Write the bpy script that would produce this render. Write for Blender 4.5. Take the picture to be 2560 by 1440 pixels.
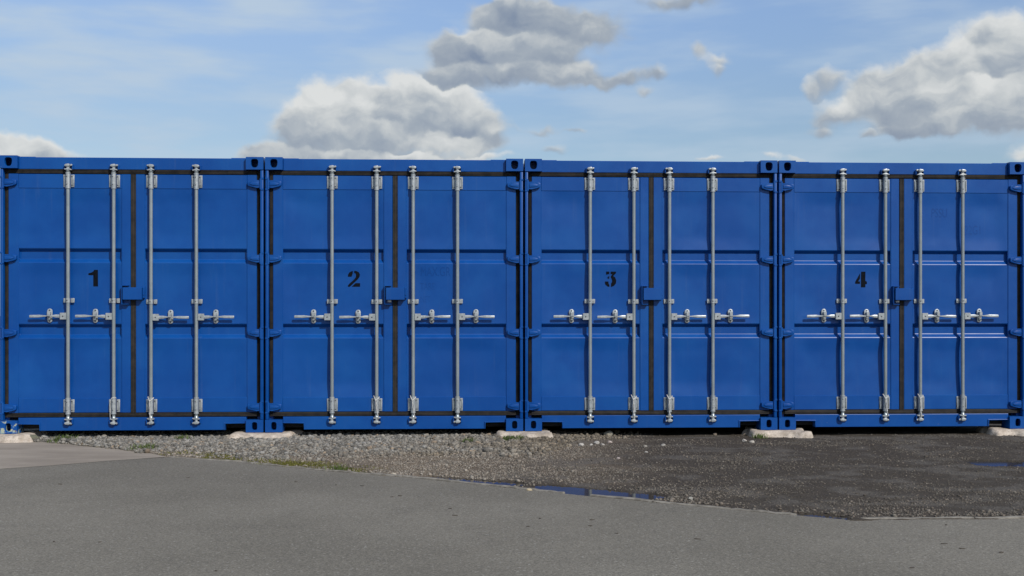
import bpy, bmesh, math, random
import numpy as np
from mathutils import Vector, Matrix

# ------------------------------------------------------------------ clean start
for o in list(bpy.data.objects):
    bpy.data.objects.remove(o)
S = bpy.context.scene
C = S.collection
R = math.radians

# ------------------------------------------------------------------ camera
F, W0, H0 = 2900.0, 2560.0, 1440.0      # focal length and photo size in photo pixels
CAMZ, HOR = 1.18, 786.0                 # eye height, horizon line
cam = bpy.data.cameras.new('camera')
cam.sensor_width = 36.0
cam.lens = 36.0 * F / W0
cam.shift_y = (HOR - H0 / 2) / W0
cam.clip_start = 0.05
cam.clip_end = 5000
camo = bpy.data.objects.new('camera', cam)
camo.location = (0, 0, CAMZ)
camo.rotation_euler = (R(90), 0, 0)
C.objects.link(camo)
S.camera = camo

# row of containers: left front corner and direction of the front faces
TH = R(2.87)
ROW = Vector((-4.775, 10.835, 0.0))
T = Vector((math.cos(TH), math.sin(TH), 0))
N = Vector((math.sin(TH), -math.cos(TH), 0))

# ------------------------------------------------------------------ sun and sky
to_sun = (N * 1.0 + T * 0.65 + Vector((0, 0, 0.97))).normalized()
SUN_EL = math.asin(to_sun.z)
SUN_AZ = math.atan2(to_sun.x, to_sun.y)      # clockwise from +Y
sun = bpy.data.lights.new('sun', 'SUN')
sun.energy = 4.0
sun.angle = R(0.53)
sun.color = (1.0, 0.955, 0.89)
suno = bpy.data.objects.new('sun', sun)
suno.rotation_euler = (-to_sun).to_track_quat('-Z', 'Y').to_euler()
suno.location = to_sun * 50
C.objects.link(suno)

S.render.engine = 'CYCLES'
S.view_settings.view_transform = 'Standard'
S.view_settings.look = 'None'
S.view_settings.exposure = 0.0
S.view_settings.gamma = 1.0
S.view_settings.use_curve_mapping = False

world = bpy.data.worlds.new('World')
S.world = world
world.use_nodes = True


class NT:
    """small helper to write node graphs"""
    def __init__(s, tree):
        s.t = tree
        s.t.nodes.clear()

    def n(s, kind, **kw):
        nd = s.t.nodes.new(kind)
        for k, v in kw.items():
            setattr(nd, k, v)
        return nd

    def put(s, sock, v):
        if isinstance(v, bpy.types.NodeSocket):
            s.t.links.new(v, sock)
        elif v is not None:
            sock.default_value = v

    def m(s, op, a, b=None, c=None, clamp=False):
        nd = s.n('ShaderNodeMath', operation=op)
        nd.use_clamp = clamp
        s.put(nd.inputs[0], a)
        if b is not None:
            s.put(nd.inputs[1], b)
        if c is not None:
            s.put(nd.inputs[2], c)
        return nd.outputs[0]

    def v(s, op, a, b=None):
        nd = s.n('ShaderNodeVectorMath', operation=op)
        s.put(nd.inputs[0], a)
        if b is not None:
            s.put(nd.inputs[1], b)
        return nd.outputs['Value'] if op in ('DOT_PRODUCT', 'LENGTH') else nd.outputs[0]

    def noise(s, vec, scale, detail=4, rough=0.55, dist=0.0, lac=2.0):
        nd = s.n('ShaderNodeTexNoise')
        s.put(nd.inputs['Vector'], vec)
        nd.inputs['Scale'].default_value = scale
        nd.inputs['Detail'].default_value = detail
        nd.inputs['Roughness'].default_value = rough
        nd.inputs['Distortion'].default_value = dist
        nd.inputs['Lacunarity'].default_value = lac
        return nd.outputs['Fac']

    def mix(s, fac, a, b, mode='MIX'):
        nd = s.n('ShaderNodeMix', data_type='RGBA', blend_type=mode)
        s.put(nd.inputs[0], fac)
        s.put(nd.inputs[6], a)
        s.put(nd.inputs[7], b)
        return nd.outputs[2]

    def step(s, x, lo, hi, a=0.0, b=1.0):
        nd = s.n('ShaderNodeMapRange', interpolation_type='SMOOTHSTEP')
        s.put(nd.inputs[0], x)
        s.put(nd.inputs[1], lo)
        s.put(nd.inputs[2], hi)
        s.put(nd.inputs[3], a)
        s.put(nd.inputs[4], b)
        return nd.outputs[0]

    def comb(s, x, y, z=0.0):
        nd = s.n('ShaderNodeCombineXYZ')
        for i, q in enumerate((x, y, z)):
            s.put(nd.inputs[i], q)
        return nd.outputs[0]


def build_sky():
    g = NT(world.node_tree)
    out = g.n('ShaderNodeOutputWorld')
    bg = g.n('ShaderNodeBackground')
    STR = 0.1
    bg.inputs[1].default_value = STR
    g.t.links.new(bg.outputs[0], out.inputs[0])
    sky = g.n('ShaderNodeTexSky', sky_type='NISHITA')
    sky.sun_disc = False
    sky.sun_elevation = SUN_EL
    sky.sun_rotation = SUN_AZ
    sky.altitude = 0
    sky.air_density = 1.0
    sky.dust_density = 0.6
    sky.ozone_density = 2.5
    tc = g.n('ShaderNodeTexCoord')
    d = g.v('NORMALIZE', tc.outputs['Generated'])
    sep = g.n('ShaderNodeSeparateXYZ')
    g.put(sep.inputs[0], d)
    dx, dy, dz = sep.outputs
    az = g.m('ARCTAN2', dx, dy)
    hor = g.m('SQRT', g.m('ADD', g.m('MULTIPLY', dx, dx), g.m('MULTIPLY', dy, dy)))
    tt = g.m('DIVIDE', dz, g.m('MAXIMUM', hor, 0.02))
    P = g.comb(az, tt)

    # fine warp gives ragged, billowing outlines
    wn = g.n('ShaderNodeTexNoise')
    g.put(wn.inputs['Vector'], P)
    wn.inputs['Scale'].default_value = 30
    wn.inputs['Detail'].default_value = 5
    warp = g.v('SUBTRACT', wn.outputs['Color'], (0.5, 0.5, 0.5))
    sc = g.n('ShaderNodeVectorMath', operation='SCALE')
    g.put(sc.inputs[0], warp)
    sc.inputs['Scale'].default_value = 0.030
    Pw = g.v('ADD', P, sc.outputs[0])

    def pa(x, y):
        X = (x - 1280) / F
        a = math.atan(X)
        return a, (HOR - y) / F * math.cos(a)

    # cumulus clouds: centre x, y, half width, half height (photo pixels), lightness of the whole puff
    blobs = [
        # grey layered cloud, upper middle
        (1390, 50, 165, 50, .36), (1290, 22, 90, 40, .30), (1480, 78, 84, 36, .42), (1215, 40, 50, 36, .40),
        (1190, 118, 104, 46, .46), (1125, 125, 56, 38, .46), (1350, 125, 150, 42, .44), (1290, 190, 205, 36, .38), (1130, 190, 60, 34, .38), (1425, 182, 80, 34, .44),
        (1515, 200, 56, 17, .40), (1585, 192, 46, 20, .42), (1648, 188, 26, 20, .40), (1610, 228, 30, 12, .42),
        # white heap, left of the middle
        (808, 236, 58, 52, .90), (770, 275, 66, 44, .80), (862, 222, 30, 32, .86), (922, 226, 42, 30, .92), (1004, 214, 40, 40, .96), (1050, 240, 50, 38, .80),
        (880, 285, 90, 50, .74), (975, 275, 70, 50, .52), (1070, 296, 120, 44, .54), (1150, 250, 66, 30, .74), (1190, 300, 76, 44, .56),
        (735, 325, 60, 42, .58), (830, 335, 110, 40, .60), (960, 345, 120, 34, .52), (1090, 332, 46, 24, .86), (1140, 362, 110, 28, .68), (1220, 345, 50, 34, .56),
        (700, 378, 90, 20, .52), (860, 385, 130, 18, .50), (1010, 392, 130, 14, .72), (1180, 395, 110, 10, .70), (640, 385, 50, 16, .5),
        # broken heap at right
        (2190, 215, 70, 58, .58), (2270, 200, 70, 50, .62), (2250, 265, 110, 48, .46), (2310, 180, 60, 40, .78), (2390, 130, 50, 40, .84), (2430, 170, 46, 34, .82),
        (2475, 75, 60, 42, .66), (2545, 82, 66, 56, .72), (2520, 150, 76, 44, .48), (2370, 255, 96, 56, .58), (2440, 240, 44, 44, 1.0), (2500, 260, 84, 56, .66), (2565, 250, 76, 66, .58),
        (2400, 300, 150, 30, .48), (2230, 328, 46, 20, .36), (2300, 318, 70, 14, .4), (2620, 160, 90, 120, .55),
        (2068, 195, 34, 30, .52), (2025, 225, 30, 24, .46), (2046, 285, 34, 34, .56), (2100, 272, 40, 24, .66), (2050, 325, 34, 20, .42), (2160, 340, 22, 13, .4),
        # small scraps
        (1800, 146, 50, 20, .56), (1742, 126, 26, 24, .5), (1795, 180, 26, 24, .44), (1700, 0, 105, 26, .34),
        (40, 372, 90, 30, .84), (140, 378, 74, 22, .84), (0, 352, 46, 18, .88), (60, 395, 150, 16, .55),
        (1920, 398, 30, 12, .85), (1995, 398, 30, 10, .7), (1770, 402, 40, 8, .8), (2552, 385, 40, 22, .82),
        (1350, 322, 44, 12, .44), (1440, 323, 40, 11, .44), (1388, 368, 44, 13, .46),
    ]
    acc, HSH = None, 0.26
    for (bx, by, rx, ry, lum) in blobs:
        a, t = pa(bx, by)
        if acc is None:
            Pi = Pw
        else:                                  # a link to the previous puff keeps the graph evaluated one by one
            lk = g.n('ShaderNodeVectorMath', operation='MULTIPLY_ADD')
            g.put(lk.inputs[0], acc)
            lk.inputs[1].default_value = (1e-9, 1e-9, 1e-9)
            g.put(lk.inputs[2], Pw)
            Pi = lk.outputs[0]
        q = g.v('SUBTRACT', Pi, (a, t, 0))
        q = g.v('MULTIPLY', q, (F / rx, F / ry, 0))
        r2 = g.v('DOT_PRODUCT', q, q)
        w = g.m('EXPONENT', g.m('MULTIPLY', r2, -1.15))
        if rx * ry < 1650:                     # small scraps are thin
            w = g.m('MULTIPLY', w, .74)
        sq = g.n('ShaderNodeSeparateXYZ')
        g.put(sq.inputs[0], q)
        w2 = g.m('MULTIPLY', w, w)
        w2 = g.m('MULTIPLY', w2, w2)          # the nearest puff alone decides the shading
        tone_ = g.m('MULTIPLY_ADD', sq.outputs[1], HSH, lum)
        vec = g.comb(g.m('MULTIPLY', w2, tone_), w2, w)
        acc = vec if acc is None else g.v('ADD', acc, vec)
    sa = g.n('ShaderNodeSeparateXYZ')
    g.put(sa.inputs[0], acc)
    sb, sx2, sw = sa.outputs

    # the same kind of broken cumulus goes on all round the rest of the sky
    lowv = g.v('MULTIPLY', P, (1.0, 2.6, 1.0))
    low = g.noise(g.v('ADD', lowv, (3.3, 1.7, 0)), 3.4, 3, .5)
    away = g.step(g.m('ABSOLUTE', az), 0.47, 0.62)
    upw = g.step(tt, 0.30, 0.42)
    away = g.m('MAXIMUM', away, upw)
    fadeup = g.step(tt, 0.9, 2.2, 1.0, 0.0)
    gen = g.m('MULTIPLY', g.m('MULTIPLY', g.step(low, 0.50, 0.66), 1.1), g.m('MULTIPLY', away, fadeup))
    sw2 = g.m('ADD', sw, gen)
    sb2 = g.m('ADD', sb, g.m('MULTIPLY', gen, 0.55))
    den = g.m('ADD', g.m('ADD', sx2, gen), 1e-5)
    lum = g.m('DIVIDE', sb2, den)

    PV = g.v('MULTIPLY', Pw, (1.0, 1.45, 1.0))
    n1 = g.noise(PV, 20, 5, .50)
    n2 = g.noise(g.v('ADD', PV, (0.0065, 0.0150, 0)), 20, 4, .50)
    n3 = g.noise(PV, 75, 4, .52)
    n4 = g.noise(g.v('ADD', PV, (0.0022, 0.0045, 0)), 75, 3, .52)
    soft = g.m('MINIMUM', sw2, 1.25)
    dens = g.m('ADD', soft, g.m('MULTIPLY', g.m('SUBTRACT', n1, 0.5), 1.05))
    dens = g.m('ADD', dens, g.m('MULTIPLY', g.m('SUBTRACT', n3, 0.5), 0.46))
    dens = g.m('MULTIPLY', dens, g.step(sw2, 0.06, 0.25))
    alpha = g.step(dens, 0.22, 0.98)
    relief = g.m('ADD', g.m('MULTIPLY', g.m('SUBTRACT', n1, n2), 1.15), g.m('MULTIPLY', g.m('SUBTRACT', n3, n4), 0.22))
    lit = g.m('ADD', lum, relief)
    # thin edges of a cloud scatter more light
    lit = g.m('ADD', lit, g.m('MULTIPLY', g.m('SUBTRACT', 1.0, g.step(dens, 0.5, 1.2)), 0.10))
    lit = g.m('MINIMUM', g.m('MAXIMUM', lit, 0.0), 1.0)
    ramp = g.n('ShaderNodeValToRGB')
    g.put(ramp.inputs[0], lit)
    el = ramp.color_ramp.elements
    k = 1.0
    el[0].position = 0.0
    el[0].color = (.205 * k, .262 * k, .365 * k, 1)
    el[1].position = 1.0
    el[1].color = (.72 * k, .735 * k, .73 * k, 1)
    e = el.new(0.45)
    e.color = (.365 * k, .415 * k, .475 * k, 1)
    e = el.new(0.72)
    e.color = (.56 * k, .59 * k, .605 * k, 1)
    ccol = g.v('MULTIPLY', ramp.outputs[0], (1 / STR,) * 3)

    # high thin veil, streaked along the horizon
    veilv = g.v('MULTIPLY', P, (1.0, 4.5, 1.0))
    vn = g.noise(veilv, 7.0, 4, .5)
    veil = g.m('MULTIPLY', g.step(vn, 0.36, 0.70), g.step(az, -0.30, 0.12, 0.68, 0.52))
    veil = g.m('ADD', veil, g.step(az, -0.30, 0.10, 0.24, 0.11))
    lift = g.step(tt, 0.12, 0.30)
    base = g.v('MULTIPLY', sky.outputs[0], g.comb(g.m('ADD', 1.0, g.m('MULTIPLY', lift, .26)), g.m('ADD', 1.0, g.m('MULTIPLY', lift, .28)), g.m('ADD', 1.0, g.m('MULTIPLY', lift, .40))))
    vcol = g.mix(veil, base, (4.9, 6.0, 7.2, 1))
    col = g.mix(g.m('MULTIPLY', alpha, 0.97), vcol, ccol)
    g.put(bg.inputs[0], col)


build_sky()
world.cycles.sampling_method = 'NONE'      # a smooth sky needs no importance map
S.cycles.max_bounces = 6
S.cycles.diffuse_bounces = 3
S.cycles.glossy_bounces = 3

# ------------------------------------------------------------------ helpers
random.seed(7)
rng = np.random.default_rng(11)


def gp(x, y, z=0.0):
    """photo pixel of a point lying at height z -> its place on the ground"""
    Z = F * (CAMZ - z) / (y - HOR)
    return ((x - 1280) / F * Z, Z)


def face_y(x):
    return ROW.y + (x - ROW.x) * math.tan(TH)


def tag(o, label=None, cat=None, group=None, kind=None):
    if label:
        o['label'] = label
    if cat:
        o['category'] = cat
    if group:
        o['group'] = group
    if kind:
        o['kind'] = kind
    return o


def link(name, me, parent=None, loc=None):
    o = bpy.data.objects.new(name, me)
    C.objects.link(o)
    if parent is not None:
        o.parent = parent
    if loc is not None:
        o.location = loc
    return o


def mesh_of(bm, name, mats, smooth=None, recalc=True):
    if recalc:
        bmesh.ops.recalc_face_normals(bm, faces=bm.faces)
    me = bpy.data.meshes.new(name)
    bm.to_mesh(me)
    bm.free()
    for m in (mats if isinstance(mats, (list, tuple)) else [mats]):
        me.materials.append(m)
    if smooth is not None:
        me.polygons.foreach_set('use_smooth', [True] * len(me.polygons))
        me.set_sharp_from_angle(angle=R(smooth))
    return me


def box(bm, x0, x1, y0, y1, z0, z1, bev=0.0, seg=1, mat=0):
    r = bmesh.ops.create_cube(bm, size=1.0)
    vs = r['verts']
    for v in vs:
        v.co = Vector(((x0 + x1) / 2 + v.co.x * (x1 - x0), (y0 + y1) / 2 + v.co.y * (y1 - y0), (z0 + z1) / 2 + v.co.z * (z1 - z0)))
    fs = {f for v in vs for f in v.link_faces}
    if bev > 0:
        es = list({e for v in vs for e in v.link_edges})
        rr = bmesh.ops.bevel(bm, geom=es, offset=bev, segments=seg, affect='EDGES', profile=0.5)
        fs = set(rr['faces']) | {f for f in fs if f.is_valid}
    for f in fs:
        f.material_index = mat
    return fs


def cyl(bm, p0, p1, r0, r1=None, n=12, mat=0, caps=True):
    r1 = r0 if r1 is None else r1
    p0, p1 = Vector(p0), Vector(p1)
    q = (p1 - p0).to_track_quat('Z', 'Y')
    a, b = [], []
    for i in range(n):
        an = 2 * math.pi * i / n
        d = q @ Vector((math.cos(an), math.sin(an), 0))
        a.append(bm.verts.new(p0 + d * r0))
        b.append(bm.verts.new(p1 + d * r1))
    fs = [bm.faces.new((a[i], a[(i + 1) % n], b[(i + 1) % n], b[i])) for i in range(n)]
    if caps:
        fs += [bm.faces.new(a[::-1]), bm.faces.new(b)]
    for f in fs:
        f.material_index = mat
    return fs


def prism(bm, pts, y0, y1, bev=0.0, mat=0):
    """outline in x, z pushed from y0 to y1"""
    a = [bm.verts.new((x, y0, z)) for x, z in pts]
    b = [bm.verts.new((x, y1, z)) for x, z in pts]
    n = len(pts)
    fs = [bm.faces.new(a), bm.faces.new(b[::-1])]
    fs += [bm.faces.new((a[i], b[i], b[(i + 1) % n], a[(i + 1) % n])) for i in range(n)]
    for f in fs:
        f.material_index = mat
    if bev:
        es = [e for e in fs[0].edges]
        rr = bmesh.ops.bevel(bm, geom=es, offset=bev, segments=2, affect='EDGES', profile=0.5)
        for f in rr['faces']:
            f.material_index = mat
    return fs


def loft(bm, secs, mat=0):
    """secs: list of (x, yc, zc, half depth, half height)"""
    rings = []
    for (x, yc, zc, hy, hz) in secs:
        rings.append([bm.verts.new((x, yc + sy * hy, zc + sz * hz)) for sy, sz in ((-1, -.6), (-1, .6), (-.6, 1), (.6, 1), (1, .6), (1, -.6), (.6, -1), (-.6, -1))])
    n = 8
    fs = []
    for a, b in zip(rings, rings[1:]):
        fs += [bm.faces.new((a[i], a[(i + 1) % n], b[(i + 1) % n], b[i])) for i in range(n)]
    fs += [bm.faces.new(rings[0]), bm.faces.new(rings[-1][::-1])]
    for f in fs:
        f.material_index = mat


def tube(bm, pts, r, n=6, mat=0):
    pts = [Vector(p) for p in pts]
    rings = []
    for i, p in enumerate(pts):
        d = (pts[min(i + 1, len(pts) - 1)] - pts[max(i - 1, 0)]).normalized()
        q = d.to_track_quat('Z', 'Y')
        rings.append([bm.verts.new(p + q @ Vector((math.cos(2 * math.pi * k / n) * r, math.sin(2 * math.pi * k / n) * r, 0))) for k in range(n)])
    fs = []
    for a, b in zip(rings, rings[1:]):
        fs += [bm.faces.new((a[i], a[(i + 1) % n], b[(i + 1) % n], b[i])) for i in range(n)]
    fs += [bm.faces.new(rings[0][::-1]), bm.faces.new(rings[-1])]
    for f in fs:
        f.material_index = mat


def vnoise(x, y, seed=0):
    """smooth value noise, numpy"""
    xi, yi = np.floor(x).astype(np.int64), np.floor(y).astype(np.int64)
    xf, yf = x - xi, y - yi
    u, v = xf * xf * (3 - 2 * xf), yf * yf * (3 - 2 * yf)

    def h(a, b):
        n = (a * 374761393 + b * 668265263 + seed * 1442695041) & 0xffffffff
        n = ((n ^ (n >> 13)) * 1274126177) & 0xffffffff
        return ((n ^ (n >> 16)) & 0xffff) / 65535.0
    return (h(xi, yi) * (1 - u) + h(xi + 1, yi) * u) * (1 - v) + (h(xi, yi + 1) * (1 - u) + h(xi + 1, yi + 1) * u) * v


def fbm(x, y, oct=4, seed=0):
    s, a, t = 0.0, 1.0, 0.0
    for k in range(oct):
        s = s + a * vnoise(x * 2 ** k, y * 2 ** k, seed + k * 17)
        t += a
        a *= 0.5
    return s / t


def sst(x, a, b):
    t = np.clip((x - a) / (b - a), 0, 1)
    return t * t * (3 - 2 * t)


# ------------------------------------------------------------------ materials
def newmat(name):
    m = bpy.data.materials.new(name)
    m.use_nodes = True
    g = NT(m.node_tree)
    out = g.n('ShaderNodeOutputMaterial')
    b = g.n('ShaderNodeBsdfPrincipled')
    g.t.links.new(b.outputs[0], out.inputs[0])
    return m, g, b


def worldpos(g):
    return g.n('ShaderNodeNewGeometry').outputs['Position']


def bump(g, b, h, strength, dist, prev=None):
    nd = g.n('ShaderNodeBump')
    nd.inputs['Strength'].default_value = strength
    nd.inputs['Distance'].default_value = dist
    g.put(nd.inputs['Height'], h)
    if prev is not None:
        g.put(nd.inputs['Normal'], prev)
    g.put(b.inputs['Normal'], nd.outputs[0])
    return nd.outputs[0]


BLUE = (0.0065, 0.058, 0.292, 1)


def paint_mat(name, wear=0.0, worn=False):
    m, g, b = newmat(name)
    p = worldpos(g)
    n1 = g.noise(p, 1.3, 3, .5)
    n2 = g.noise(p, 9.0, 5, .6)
    # faded patches
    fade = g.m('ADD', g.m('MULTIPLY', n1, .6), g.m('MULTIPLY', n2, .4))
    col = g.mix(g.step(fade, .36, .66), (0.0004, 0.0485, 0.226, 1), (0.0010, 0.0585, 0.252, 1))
    sheen = g.noise(g.v('ADD', p, (4.1, 0, 2.7)), 1.9, 3, .55)  # soft lighter blotches: hazy sheen of the panels painted into the colour
    col = g.mix(g.m('MULTIPLY', g.step(sheen, .46, .70), .5), col, (.0040, .074, .278, 1))
    # dust washed down in vertical streaks
    st = g.noise(g.v('MULTIPLY', p, (26, 26, 1.1)), 1.0, 4, .6)
    stf = g.m('MULTIPLY', g.step(st, .56, .80), .085)
    col = g.mix(stf, col, (.11, .15, .24, 1))
    # scuffs: pale scratches, and primer or rust where the paint is chipped
    sc = g.noise(g.v('MULTIPLY', p, (1.0, 1.0, 2.4)), 34, 6, .68)
    lim = .80 - wear * .11
    chip = g.step(sc, lim, lim + .02)
    rust = g.mix(g.step(g.noise(p, 60, 3), .42, .58), (.19, .23, .30, 1), (.09, .035, .016, 1))
    col = g.mix(chip, col, rust)
    if worn:
        big = g.noise(p, 15, 4, .6)
        area = g.m('MULTIPLY', g.step(big, .52, .58), .8)
        pale = g.mix(g.step(g.noise(p, 24, 3), .45, .6), (.42, .45, .30, 1), (.05, .22, .40, 1))
        pale = g.mix(g.step(g.noise(p, 33, 4), .60, .66), pale, (.14, .055, .02, 1))
        col = g.mix(area, col, pale)
    g.put(b.inputs['Base Color'], col)
    g.put(b.inputs['Roughness'], g.m('ADD', .30, g.m('MULTIPLY', n2, .12)))
    b.inputs['Specular IOR Level'].default_value = 0.32
    f = g.noise(p, 2.1, 2, .5)
    nb = bump(g, b, f, 0.35, 0.02)
    bump(g, b, g.noise(p, 120, 4, .6), 0.05, 0.003, nb)
    return m


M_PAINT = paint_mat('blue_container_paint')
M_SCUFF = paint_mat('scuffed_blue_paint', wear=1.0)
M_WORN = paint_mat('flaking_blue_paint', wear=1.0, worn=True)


def simple(name, c0, c1, scale=20, rough=.6, metal=0.0, bmp=.2, bd=.004, spec=.5, detail=5, lo=.35, hi=.65):
    m, g, b = newmat(name)
    p = worldpos(g)
    n = g.noise(p, scale, detail, .62)
    g.put(b.inputs['Base Color'], g.mix(g.step(n, lo, hi), c0, c1))
    b.inputs['Roughness'].default_value = rough
    b.inputs['Metallic'].default_value = metal
    b.inputs['Specular IOR Level'].default_value = spec
    if bmp:
        bump(g, b, n, bmp, bd)
    return m


M_GALV = simple('galvanised_steel', (.245, .28, .292, 1), (.29, .325, .335, 1), 9, .36, .45, .03, .001)
M_CAST = simple('zinc_plated_castings', (.29, .315, .325, 1), (.40, .425, .43, 1), 40, .42, .4, .06, .001)
M_RUBBER = simple('weathered_rubber', (.010, .009, .0085, 1), (.024, .020, .017, 1), 14, .65, 0, .15, .002, .3)
M_BLACK = simple('black_stencil_paint', (.0025, .0035, .006, 1), (.005, .007, .011, 1), 60, .75, 0, 0, spec=.06)
M_HOLE = simple('dark_bolt', (.05, .054, .06, 1), (.09, .094, .10, 1), 60, .6, .3, 0)
M_CORD = simple('white_cord', (.50, .49, .46, 1), (.66, .65, .62, 1), 90, .85, 0, .3, .001)
M_UNDER = simple('underside_steel', (.010, .011, .013, 1), (.022, .022, .024, 1), 9, .8, .1, .2, .004)
M_GHOST = simple('overpainted_lettering', (0.0004, 0.042, 0.200, 1), (0.0008, 0.051, 0.228, 1), 5, .38, 0, 0, spec=.28)
def mat_pad():
    m, g, b = newmat('pale_cast_concrete')
    p = worldpos(g)
    n = g.noise(p, 14, 6, .65)
    f = g.noise(p, 70, 4, .65)
    col = g.mix(g.step(n, .35, .65), (.34, .285, .23, 1), (.50, .435, .365, 1))
    col = g.mix(g.m('MULTIPLY', g.step(f, .46, .36), .6), col, (.20, .165, .13, 1))
    col = g.mix(g.m('MULTIPLY', g.step(g.noise(p, 6, 4, .6), .52, .66), .55), col, (.24, .205, .165, 1))
    g.put(b.inputs['Base Color'], col)
    b.inputs['Roughness'].default_value = .92
    b.inputs['Specular IOR Level'].default_value = .2
    bump(g, b, f, .6, .008)
    return m


M_PAD = mat_pad()
M_EDGE = simple('edging_concrete', (.13, .118, .10, 1), (.235, .215, .185, 1), 13, .9, 0, .4, .006, .2)


def mat_asphalt():
    m, g, b = newmat('worn_asphalt')
    p = worldpos(g)
    big = g.noise(p, .55, 4, .55)
    mid = g.noise(p, 3.5, 4, .6)
    grain = g.noise(p, 60, 5, .75)
    vor = g.n('ShaderNodeTexVoronoi')
    g.put(vor.inputs['Vector'], p)
    vor.inputs['Scale'].default_value = 110
    col = g.mix(g.step(big, .36, .64), (.134, .122, .100, 1), (.164, .150, .124, 1))
    col = g.mix(g.m('MULTIPLY', g.step(mid, .5, .72), .35), col, (.115, .105, .088, 1))
    col = g.mix(g.m('MULTIPLY', g.step(grain, .46, .30), .85), col, (.060, .055, .046, 1))
    col = g.mix(g.m('MULTIPLY', g.step(grain, .55, .70), .75), col, (.29, .265, .22, 1))
    sepc = g.n('ShaderNodeSeparateColor')
    g.put(sepc.inputs[0], vor.outputs['Color'])
    fleck = g.step(sepc.outputs[0], .975, .985)
    col = g.mix(g.m('MULTIPLY', fleck, .4), col, (.34, .33, .30, 1))
    v2 = g.n('ShaderNodeTexVoronoi')
    g.put(v2.inputs['Vector'], p)
    v2.inputs['Scale'].default_value = 135
    s2 = g.n('ShaderNodeSeparateColor')
    g.put(s2.inputs[0], v2.outputs['Color'])
    br = g.m('MULTIPLY_ADD', s2.outputs[1], .50, .74)
    col = g.v('MULTIPLY', col, g.comb(br, br, br))
    g.put(b.inputs['Base Color'], col)
    b.inputs['Roughness'].default_value = .88
    b.inputs['Specular IOR Level'].default_value = .25
    nb = bump(g, b, grain, .55, .006)
    bump(g, b, mid, .25, .02, nb)
    return m


M_ASPH = mat_asphalt()


def mat_apron():
    m, g, b = newmat('brushed_concrete')
    p = worldpos(g)
    big = g.noise(g.v('MULTIPLY', p, (.6, 1.6, 1)), 1.6, 5, .6)
    grain = g.noise(p, 120, 3, .65)
    col = g.mix(g.step(big, .34, .66), (.205, .175, .143, 1), (.285, .248, .205, 1))
    col = g.mix(g.m('MULTIPLY', g.step(grain, .42, .3), .4), col, (.15, .13, .11, 1))
    col = g.mix(g.m('MULTIPLY', g.step(grain, .6, .72), .4), col, (.36, .33, .29, 1))
    g.put(b.inputs['Base Color'], col)
    b.inputs['Roughness'].default_value = .9
    b.inputs['Specular IOR Level'].default_value = .2
    bump(g, b, grain, .3, .004)
    return m


M_APRON = mat_apron()


def mat_attr(name, rough=.92, grain=90, contrast=.5, spec=.25, wet=False):
    """colour comes from a per-piece colour attribute, grain from noise"""
    m, g, b = newmat(name)
    p = worldpos(g)
    at = g.n('ShaderNodeAttribute', attribute_name='tint')
    n = g.noise(p, grain, 4, .68)
    f = g.step(n, .30, .70, 1 - contrast, 1 + contrast)
    col = g.v('MULTIPLY', at.outputs['Color'], g.comb(f, f, f))
    g.put(b.inputs['Base Color'], col)
    b.inputs['Roughness'].default_value = rough
    b.inputs['Specular IOR Level'].default_value = spec
    if wet:
        g.put(b.inputs['Roughness'], g.m('SUBTRACT', rough, g.m('MULTIPLY', at.outputs['Alpha'], .0)))
    bump(g, b, n, .6, .008)
    return m


M_DIRT = mat_attr('yard_dirt_ground', .9, 75, .62)
M_STONE = mat_attr('crushed_stone', .9, 60, .25)
M_MOSS = mat_attr('moss_blades', .9, 40, .2)


def mat_water():
    m, g, b = newmat('puddle_water')
    b.inputs['Base Color'].default_value = (.047, .041, .034, 1)
    b.inputs['Roughness'].default_value = .045
    b.inputs['IOR'].default_value = 1.33
    b.inputs['Specular IOR Level'].default_value = .21
    p = worldpos(g)
    bump(g, b, g.noise(p, 6, 2, .5), .02, .004)
    return m


M_WATER = mat_water()
M_FAR = simple('far_bare_ground', (.075, .068, .058, 1), (.12, .11, .09, 1), 2, .95, 0, .3, .01, .2)

# ------------------------------------------------------------------ ground, asphalt, apron
EDGE_PX = [(0, 1172), (130, 1163.5), (270, 1152), (420, 1143), (560, 1150), (680, 1164), (830, 1179), (1000, 1192), (1180, 1209), (1380, 1231),
           (1560, 1249), (1730, 1264), (1900, 1281), (2060, 1294), (2142, 1302), (2200, 1299), (2350, 1297.5), (2560, 1296)]
EDGE = [gp(x, y) for x, y in EDGE_PX]
sl0 = (EDGE[1][1] - EDGE[0][1]) / (EDGE[1][0] - EDGE[0][0])
EDGE = [(-14.0, EDGE[0][1] + sl0 * (-14 - EDGE[0][0]))] + EDGE + [(14.0, EDGE[-1][1] + .02)]
EX = np.array([e[0] for e in EDGE])
EY = np.array([e[1] for e in EDGE])


def edge_y(x):
    return np.interp(x, EX, EY)


def sheet(name, pts, z, mat):
    bm = bmesh.new()
    f = bm.faces.new([bm.verts.new((x, y, z)) for x, y in pts])
    bmesh.ops.triangulate(bm, faces=[f])
    for f in bm.faces:
        if f.normal.z < 0:
            f.normal_flip()
    return link(name, mesh_of(bm, name, mat, recalc=False))


tag(sheet('ground', [(-900, -900), (900, -900), (900, 900), (-900, 900)], -.14, M_FAR),
    'bare flat ground stretching out of sight around the yard', 'ground', kind='structure')
tag(sheet('asphalt', [(-14, -40), (14, -40)] + EDGE[::-1], 0.0, M_ASPH),
    'grey worn asphalt yard surface across the foreground', 'asphalt', kind='structure')

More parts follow.
